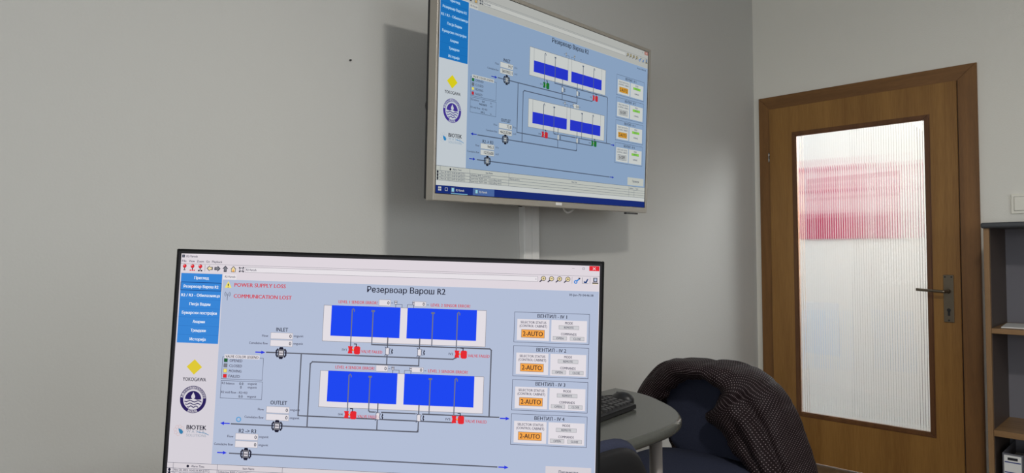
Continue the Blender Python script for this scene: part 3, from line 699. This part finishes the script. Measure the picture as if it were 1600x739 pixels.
b = BM(); box(b, (-hx - .008, -hy - .018, -0.045), (hx + .012, hy + .01, -0.028), .004); box(b, (-.36, -.26, -0.075), (.36, .16, -0.04), 0.02, 3)
bmesh.ops.transform(b, matrix=TI, verts=b.verts); obj('housing', b, M_BLACKM, tv)
u = UI(TW, PAL_T, 'tvdisplay', 1.0); draw_ui(u, True)
u.build('screen', tv, TI @ Matrix.Translation((0, 0, 0.0002)))
kx = TW / 1920
b = BM(); box(b, ((937 - 960) * kx, (540 - 1105) * kx, 0.003), ((991 - 960) * kx, (540 - 1087) * kx, 0.0065), .001)
bmesh.ops.transform(b, matrix=TI, verts=b.verts); tag(obj('badge', b, M_WHITEP, tv), 'small white badge on the lower frame')
b = BM(); box(b, ((1711 - 960) * kx, (540 - 1131) * kx, -0.016), ((1852 - 960) * kx, (540 - 1121) * kx, -0.003), .001)
bmesh.ops.transform(b, matrix=TI, verts=b.verts); tag(obj('sensor_strip', b, M_BLACK, tv), 'black sensor strip under the frame')

# --- swivel wall mount behind the television
mt = empty('wall_mount', W(1.93, 1.92, 0.40), 0, 'black swivel arm mount behind the wall television', 'bracket')
def ml(x, y, z): v = W(x, y, z) - W(1.93, 1.92, 0.40); return v
b = BM(); box(b, ml(1.85, 1.921, .26), ml(2.01, 1.905, .54), .003); obj('wall_plate', b, M_BLACK, mt)
b = BM(); box(b, ml(1.43, 1.80, .455), ml(1.92, 1.835, .515), .006); cyl(b, ml(1.90, 1.87, .43), ml(1.90, 1.87, .54), .03); box(b, ml(1.88, 1.91, .45), ml(1.92, 1.82, .52), .004); obj('arm', b, M_BLACK, mt)
b = BM(); cyl(b, ml(1.455, 1.84, .4855), ml(1.455, 1.755, .4855), .042, n=32, bev=.004); obj('elbow', b, M_BLACK, mt, False)
b = BM(); box(b, ml(1.43, 1.775, .46), ml(1.87, 1.742, .51), .006); box(b, ml(1.79, 1.745, .36), ml(1.95, 1.7285, .60), .003); obj('arm', b, M_BLACK, mt)

# --- cable trunking and cable under the television
tr = empty('cable_trunking', W(1.982, 1.922, -1.21), 0, 'white vertical cable trunking on the wall below the television', 'trunking')
b = BM(); box(b, (-.044, -.0005, 0.0), (.044, -.028, 1.56), .0012); obj('channel', b, M_WHITEP, tr)
b = BM(); box(b, (-.041, -.0265, 0.001), (-.0008, -.0305, 1.559), .001); box(b, (.0008, -.0265, 0.001), (.041, -.0305, 1.559), .001); obj('lid', b, M_WHITEP, tr)
cb = empty('cable', W(2.03, 1.75, 0.145), 0, 'thin white cable looping down under the television frame', 'cable')
b = BM(); tube(b, spline([(-.045, -.055, .10), (-.046, -.04, .05), (-.036, -.015, .020), (-.016, -.004, .005), (.006, .0, .0), (.03, .0, .008), (.046, -.008, .026), (.052, -.03, .06), (.05, -.05, .10)], 8), .0038, 10)
obj('cord', b, M_WHITEP, cb, True)
pc = empty('plug_cable', W(1.915, 1.875, 0.20), 0, 'short black cable end above the white trunking', 'cable')
b = BM(); tube(b, spline([(-.005, -.02, .12), (-.006, 0.0, .04), (-.004, .012, -.03)], 6), .008, 10); obj('cord', b, M_BLACK, pc, True)
# nail in the wall
nl = obj('nail', cyl(BM(), (0, 0.0, 0), (0, -0.006, -0.001), 0.0028, n=12), M_BLACKM); nl.location = W(1.18, 1.922, 0.613)
tag(nl, 'tiny dark nail in the blank wall left of the television', 'nail')

# --- light switch
sw = empty('light_switch', W(3.962, 0.615, 0.195), 0, 'cream light switch on the wall above the bookcase', 'switch')
b = BM(); box(b, (-.0005, -.044, -.0465), (-.011, .044, .0465), .003); obj('plate', b, M_CREAM, sw)
b = BM(); box(b, (-.009, -.032, -.0335), (-.0112, .032, .0335)); obj('rocker_gap_shade', b, M_DARK, sw)  # dark plate painted in as the shadow line around the rocker
b = BM(); box(b, (-.009, -.0308, -.0323), (-.0155, .0308, .0323), .002); obj('rocker', b, M_CREAM, sw)

# ------------------------------------------------------------------ desk
desk = empty('desk', W(0.9, 1.2, -1.21), 0, 'grey laminate desk with rounded end carrying the monitor and keyboard', 'desk')
arc = [(1.912, 1.442), (1.907, 1.38), (1.886, 1.29), (1.845, 1.21), (1.79, 1.13), (1.73, 1.072), (1.665, 1.034), (1.58, 1.014), (1.46, 1.010), (1.38, 1.010)]
sp = [(v.x, v.y) for v in spline([(a, c, 0) for a, c in arc], 5)]
outl = [(-0.35, 1.442)] + sp + [(0.76, 1.010), (0.725, 0.995), (0.705, 0.96), (0.70, 0.92), (0.70, 0.42), (-0.35, 0.42)]
outl = [(x - 0.9, y - 1.2) for x, y in outl]
b = BM(); prism(b, outl[::-1], 0.708, 0.74, 0.013, 5); obj('worktop', b, M_TABLE, desk)
b = BM(); cyl(b, (1.642 - .9, 1.1 - 1.2, 0.0), (1.642 - .9, 1.1 - 1.2, 0.7085), 0.018, n=24); cyl(b, (1.642 - .9, 1.1 - 1.2, 0.0), (1.642 - .9, 1.1 - 1.2, 0.012), 0.06, n=30)
obj('leg', b, M_POST, desk, True)
b = BM(); box(b, (-1.23, -.76, 0), (-1.205, .22, .7085), .002); obj('side_panel', b, M_TABLE, desk)
b = BM(); box(b, (-.235, -.76, 0), (-.21, .1, .7085), .002); obj('side_panel', b, M_TABLE, desk)

# --- keyboard
kb = empty('keyboard', W(1.69, 1.197, -0.47), math.radians(6.5), 'black keyboard lying on the grey desk beside the monitor', 'keyboard')
b = BM()
t = bmesh.new(); pts = [(0, 0.012), (0.0, 0.0145), (0.02, 0.0165), (0.148, 0.0265), (0.15, 0.024), (0.15, 0.012), (0, 0.002)]
f = t.faces.new([t.verts.new((0, y, z)) for y, z in pts]); r = bmesh.ops.extrude_face_region(t, geom=[f])
bmesh.ops.translate(t, verts=[v for v in r['geom'] if isinstance(v, bmesh.types.BMVert)], vec=(-0.445, 0, 0))
bmesh.ops.bevel(t, geom=t.edges[:], offset=0.0018, segments=2, affect='EDGES'); merge(b, t); obj('keyboard_body', b, M_BLACK, kb)
for xa in (-.40, -.07):
    b = BM(); box(b, (xa, .012, 0), (xa + .03, .03, .006)); obj('foot', b, M_BLACKM, kb)
    b = BM(); box(b, (xa, .125, 0), (xa + .03, .135, .014)); obj('foot', b, M_BLACKM, kb)
M_KEY = mat('key_black', (0.022, 0.022, 0.024), 0.32, spec=0.7)
b = BM()
for rr in range(6):
    yy = 0.014 + rr * 0.0205 + (0.006 if rr == 5 else 0)
    for (xa, n) in ((-0.008, 4), (-0.094, 3), (-0.162, 14)):
        if n == 3 and rr in (2,): continue
        if n == 3 and rr == 1: pass
        k = 0
        while k < n:
            wk = 1
            if n == 14 and rr == 0:
                if k == 4: wk = 6
            x1 = xa - k * 0.0192; x0 = x1 - 0.0192 * wk + 0.0022
            zt = 0.0165 + (yy + .009 - .02) * 0.078 + 0.0065
            tk = bmesh.new(); bmesh.ops.create_cube(tk, size=1)
            for v in tk.verts:
                top = v.co.z > 0; ins = 0.0022 if top else 0
                v.co = Vector(((x0 + x1) / 2 + math.copysign((x1 - x0) / 2 - ins, v.co.x), yy + .009 + math.copysign(.0088 - ins, v.co.y), (zt + .0007 * (1 if v.co.y > 0 else -1)) if top else zt - .008))
            merge(b, tk); k += wk
tag(obj('keys', b, M_KEY, kb), kind='stuff')
# --- mouse
ms = empty('mouse', W(1.762, 1.30, -0.47), math.radians(-12), 'black computer mouse lying right of the keyboard', 'mouse')
b = BM(); bmesh.ops.create_uvsphere(b, u_segments=28, v_segments=16, radius=1)
for v in b.verts:
    x, y, z = v.co; z = max(z, -0.12)
    v.co = Vector((x * 0.031 * (1 - .08 * y), y * 0.05, (z + .12) * 0.026 * (1 - 0.12 * y)))
obj('mouse_body', b, M_BLACK, ms, True); ms.scale = (.86, .86, .9)
b = BM(); cyl(b, (-.003, .026, .0195), (.003, .026, .0195), .006, n=18); obj('scroll_wheel', b, M_BLACKM, ms)
b = BM(); tube(b, spline([(0, .05, .008), (-.01, .075, .004), (-.05, .10, .003), (-.12, .11, .003)], 6), .002, 8); obj('cord', b, M_BLACKM, ms, True)

# ------------------------------------------------------------------ chairs
def superell(n, a, c, p=3.2):
    out = []
    for k in range(n):
        t = 2 * math.pi * k / n; ct, st = math.cos(t), math.sin(t)
        out.append((a * math.copysign(abs(ct) ** (2 / p), ct), c * math.copysign(abs(st) ** (2 / p), st)))
    return out
def pad(bm, hw, hh, zc, x, th, curve, p=3.2, n=48):
    """an upright cushion: outline in y/z, thickness along x, gently curved round the sitter"""
    rings = []
    prof = [(0.0, 0.0), (0.55, 0.0), (0.86, 0.02), (0.95, 0.14), (1.0, 0.5), (0.95, 0.86), (0.86, 0.98), (0.55, 1.0), (0.0, 1.0)]
    base = superell(n, hw, hh, p)
    for s, tt in prof[1:-1]:
        rings.append([bm.verts.new((x - tt * th + curve * (y * s / hw) ** 2, y * s, zc + z * s)) for y, z in base])
    c0 = bm.verts.new((x, 0, zc)); c1 = bm.verts.new((x - th, 0, zc))
    for k in range(n): bm.faces.new((c0, rings[0][k], rings[0][(k + 1) % n])); bm.faces.new((c1, rings[-1][(k + 1) % n], rings[-1][k]))
    for a, b_ in zip(rings, rings[1:]):
        for k in range(n): bm.faces.new((a[k], a[(k + 1) % n], b_[(k + 1) % n], b_[k]))
def chair(loc, rz, label, top, hw, curve, th=.05, pw=3.2, low=.41):
    c = empty('office_chair', loc, rz, label, 'chair', 'navy chairs at the desk')
    b = BM()    # seat cushion
    base = superell(48, 0.225, 0.225, 3.6); rings = []
    for s, z in ((0.0, .40), (.9, .40), (.98, .41), (1.0, .425), (.985, .443), (.93, .452), (.6, .456)):
        if s: rings.append([b.verts.new((x * s, y * s, z - (0.012 * max(0, x / .225) ** 2 if z > .43 else 0))) for x, y in base])
    n = 48
    for p, q in zip(rings, rings[1:]):
        for k in range(n): b.faces.new((p[k], p[(k + 1) % n], q[(k + 1) % n], q[k]))
    b.faces.new(rings[0][::-1]); b.faces.new(rings[-1])
    obj('seat', b, M_NAVY, c, True)
    b = BM(); prism(b, [(x * .9, y * .9) for x, y in base], .385, .402, .004); obj('seat_shell', b, M_SHELL, c)
    zc = (top + low) / 2; hh = (top - low) / 2
    b = BM(); pad(b, hw, hh, zc, -.215, th, curve, pw); obj('backrest', b, M_NAVY, c, True)
    b = BM(); pad(b, hw * .96, hh * .96, zc - .006, -.200 - th, .03, curve, pw); obj('back_shell', b, M_SHELL, c, True)
    for s in (-1, 1):
        b = BM(); tube(b, spline([(-.12, s * .12, .375), (-.24, s * .12, .372), (-.28, s * .115, .42), (-.283, s * .11, .56)], 6), .011, 10)
        obj('back_support', b, M_BLACK, c, True)
    for sx in (-1, 1):
        for sy in (-1, 1):
            b = BM(); tube(b, [(sx * .16, sy * .17, .392), (sx * .17, sy * .185, .36), (sx * .205, sy * .22, 0.0)], .011, 12); obj('leg', b, M_BLACK, c, True)
    return c
chair(W(2.105, 1.315, -1.21), math.pi, 'navy chair at the rounded desk end with the dotted jacket over it', 0.752, 0.195, .012)
chair(W(1.035, 1.075, -1.21), math.radians(90), 'dark rounded chair back just beside the monitor edge', 0.838, 0.225, .03, .034, 2.7)

# ------------------------------------------------------------------ jacket draped over the far chair
JO = [(1.644, -0.613), (1.624, -0.553), (1.574, -0.487), (1.508, -0.444), (1.425, -0.43), (1.335, -0.428), (1.251, -0.426), (1.181, -0.439), (1.124, -0.469), (1.078, -0.515), (1.043, -0.573), (1.015, -0.639), (0.992, -0.712), (0.974, -0.784), (0.96, -0.878), (0.958, -0.964)]
JF = [(1.504, -0.588), (1.469, -0.546), (1.418, -0.503), (1.385, -0.482), (1.342, -0.478), (1.3, -0.470), (1.275, -0.49), (1.237, -0.512), (1.243, -0.545), (1.292, -0.61), (1.24, -0.642), (1.199, -0.689), (1.156, -0.737), (1.106, -0.781), (1.051, -0.84), (1.019, -0.939)]
base_j = W(2.38, 1.3, -0.43)
jk = empty('jacket', base_j, 0, 'black and maroon dotted padded jacket draped over the navy chair', 'jacket')
rows = []
cols = len(JO)
P = []
for i in range(cols):
    fy, fz = JF[i]; oy, oz = JO[i]; rgt = max(0, (i - 7) / (cols - 8)); colm = []
    F = Vector((2.272 - .04 * rgt, fy, fz)); O_ = Vector((2.415, oy, oz))
    if i <= 4: F.y = min(F.y, 1.52)
    d = (O_ - F); yz = Vector((0, d.y, d.z)); bx = F.x
    colm.append(Vector((bx + .026, F.y, F.z)) + yz * 0.06)
    colm.append(F)
    for t_, x_, z_ in ((.28, bx - .030, .004), (.58, bx - .026, .008), (.84, bx + .022, .010)):
        q_ = F + yz * t_; q_.x = x_; q_.z += z_; colm.append(q_)
    colm.append(O_)
    cyj = 1.31
    colm.append(O_ + Vector((0.05, (cyj - oy) * 0.05, -0.045)))
    colm.append(O_ + Vector((0.075, (cyj - oy) * 0.12, -0.16 + .06 * rgt)))
    colm.append(O_ + Vector((0.08, (cyj - oy) * 0.18, -0.30 + .18 * rgt)))
    colm.append(O_ + Vector((0.075, (cyj - oy) * 0.22, -0.43 + .30 * rgt)))
    P.append(colm)
# resample both ways
nr = len(P[0])
Q = [spline([P[i][j] for i in range(cols)], 6) for j in range(nr)]          # rows, dense along the columns
G = [spline([Q[j][i] for j in range(nr)], 6) for i in range(len(Q[0]))]     # columns, dense along the rows
b = BM(); uvl = b.loops.layers.uv.new('UVMap'); VV = []
ulen = [0.0]
mid = len(G[0]) // 2
for i in range(1, len(G)): ulen.append(ulen[-1] + (G[i][mid - 6] - G[i - 1][mid - 6]).length)
uvs = {}
for i, colm in enumerate(G):
    r_ = []; vl = 0.0
    for j, p in enumerate(colm):
        if j: vl += (p - colm[j - 1]).length
        q = p * 1.0
        nz = noise.noise(Vector((p.x * 9, p.y * 7, p.z * 7))) * 0.018 + noise.noise(Vector((p.y * 26, p.z * 17, p.x * 20 + 5))) * 0.010
        crease = -0.010 * max(0, math.sin((p.y * 0.8 + p.z * 0.9) * 58)) ** 6 * min(1, j / 8)
        nd = Vector((-0.75, -0.45, 0.45))
        if j > 34: nd = Vector((0.9, 0, .2))
        q += nd.normalized() * (nz + crease) * (0.4 if j < 6 else 1)
        if i > 40 and j < 31:
            fold = math.exp(-((j - 20.5 - 0.03 * (i - 60)) / 2.2) ** 2) * min(1, (i - 40) / 22)
            q += Vector((0.042, 0.008, -0.004)) * fold
            fold2 = math.exp(-((j - 13.5) / 1.6) ** 2) * max(0, min(1, (i - 52) / 14))
            q += Vector((0.020, 0.0, 0.0)) * fold2
        if j < 9: q += Vector((0, noise.noise(Vector((i * .35, 1.3, 0))) * .016, noise.noise(Vector((i * .35, 7.3, 2))) * .012))
        v = b.verts.new(W(*q) - base_j); r_.append(v); uvs[v] = (ulen[i], vl)
    VV.append(r_)
for a, c in zip(VV, VV[1:]):
    for k in range(len(a) - 1):
        f = b.faces.new((a[k], a[k + 1], c[k + 1], c[k]))
        for lp in f.loops: lp[uvl].uv = uvs[lp.vert]
M_JK = bpy.data.materials.new('dotted_padded_cloth'); M_JK.use_nodes = True
nt = M_JK.node_tree; bs = nt.nodes['Principled BSDF']; bs.inputs['Roughness'].default_value = 0.7; bs.inputs['Specular IOR Level'].default_value = 0.22
uvn = nt.nodes.new('ShaderNodeUVMap'); uvn.uv_map = 'UVMap'
sep = nt.nodes.new('ShaderNodeSeparateXYZ'); nt.links.new(uvn.outputs[0], sep.inputs[0])
def mth(op, a, b_=None):
    n_ = nt.nodes.new('ShaderNodeMath'); n_.operation = op
    for i_, x_ in enumerate((a, b_)):
        if x_ is None: continue
        if isinstance(x_, (int, float)): n_.inputs[i_].default_value = x_
        else: nt.links.new(x_, n_.inputs[i_])
    return n_.outputs[0]
S = 1 / 0.0088
U_, V_ = mth('MULTIPLY', sep.outputs[0], S), mth('MULTIPLY', sep.outputs[1], S)
rowi = mth('FLOOR', V_); sh = mth('MULTIPLY', mth('MODULO', rowi, 2.0), 0.5)
fu = mth('SUBTRACT', mth('FRACT', mth('ADD', U_, sh)), 0.5); fv = mth('SUBTRACT', mth('FRACT', V_), 0.5)
dist = mth('SQRT', mth('ADD', mth('MULTIPLY', fu, fu), mth('MULTIPLY', fv, fv)))
dot = mth('LESS_THAN', dist, 0.145)
mix = nt.nodes.new('ShaderNodeMix'); mix.data_type = 'RGBA'
mix.inputs[6].default_value = (0.0085, 0.003, 0.004, 1); mix.inputs[7].default_value = (0.26, 0.21, 0.22, 1)
nt.links.new(dot, mix.inputs[0]); nt.links.new(mix.outputs[2], bs.inputs['Base Color'])
jo = obj('jacket_shell', b, M_JK, jk, True)
sd = jo.modifiers.new('thickness', 'SOLIDIFY'); sd.thickness = 0.009; sd.offset = 0.0

# ------------------------------------------------------------------ bookcase
bc = empty('bookcase', W(3.78, 0.30, -1.21), 0, 'open bookcase with dark grey top beside the door', 'bookcase')
def bl(x, y, z): return (x - 3.78, y - 0.30, z + 1.21)
YR = -0.15
b = BM(); box(b, bl(3.6125, .705, -1.21), bl(3.955, .685, .076), .0008); obj('side_panel', b, M_CASEW, bc)
b = BM(); box(b, bl(3.6125, YR, -1.21), bl(3.955, YR + .02, .076), .0008); obj('side_panel', b, M_CASEW, bc)
b = BM(); box(b, bl(3.59, .712, .076), bl(3.960, YR - .007, .101), .009, 3); obj('top', b, M_CASET, bc)
b = BM(); box(b, bl(3.947, .685, -1.16), bl(3.955, YR + .02, .076)); obj('back_panel', b, M_CASEB, bc)
b = BM(); box(b, bl(3.63, .6848, -1.15), bl(3.946, .6835, .0755)); obj('inner_dark_sheet', b, M_CASED, bc)  # thin dark sheet, makes the inner face darker than the panel's veneer
for zt, th in ((-.361, .022), (-.803, .026), (-1.165, .022)):
    b = BM(); box(b, bl(3.616, .6845, zt), bl(3.946, YR + .02, zt - th), .001); obj('shelf', b, M_CASES, bc)
b = BM(); box(b, bl(3.65, .6845, -1.21), bl(3.67, YR + .02, -1.188)); obj('plinth', b, M_CASEW, bc)
pp = obj('paper_sheets', box(BM(), (-.10, -.15, 0), (.11, .15, .004), .0005), M_PAPER); pp.location = W(3.775, 0.515, -0.361); pp.rotation_euler = (0, 0, math.radians(4))
tag(pp, 'white paper sheets lying on the upper bookcase shelf', 'papers')
bd = empty('ring_binder', W(3.76, 0.6225, -1.165), 0, 'grey ring binder with white label on the bottom bookcase shelf', 'binder'); bd.scale = (1, 1, .93)
b = BM(); box(b, (-.12, -.037, 0), (.16, -.0345, .285), .0008); box(b, (-.12, .037, 0), (.16, .0345, .285), .0008); box(b, (-.1225, -.037, 0), (-.1195, .037, .285), .0008); obj('cover', b, M_BINDER, bd)
b = BM(); box(b, (-.1232, -.031, .06), (-.1224, .031, .277)); obj('spine_label', b, M_PAPER, bd)
x0, x1 = -.1238, -.1231
for z0, z1, ya, yb in ((.243, .248, -.029, .029), (.196, .201, -.029, .029), (.12, .125, -.029, .029), (.150, .190, -.010, .004), (.150, .190, -.026, -.014)):
    obj('label_blue_bar', box(BM(), (x0, ya, z0), (x1, yb, z1)), M_BLUE, bd)
b = BM(); tube(b, spline([(-.1236, .024, .185), (-.1236, .012, .172), (-.1236, .02, .162), (-.1236, .008, .150)], 5), .0018, 6); obj('label_pen_mark', b, M_INK, bd)
obj('label_heading', box(BM(), (x0, -.018, .255), (x1, .018, .267)), M_INK, bd)
b = BM(); box(b, (-.10, -.033, .004), (.155, .033, .225)); obj('paper_block', b, M_PAPER, bd)
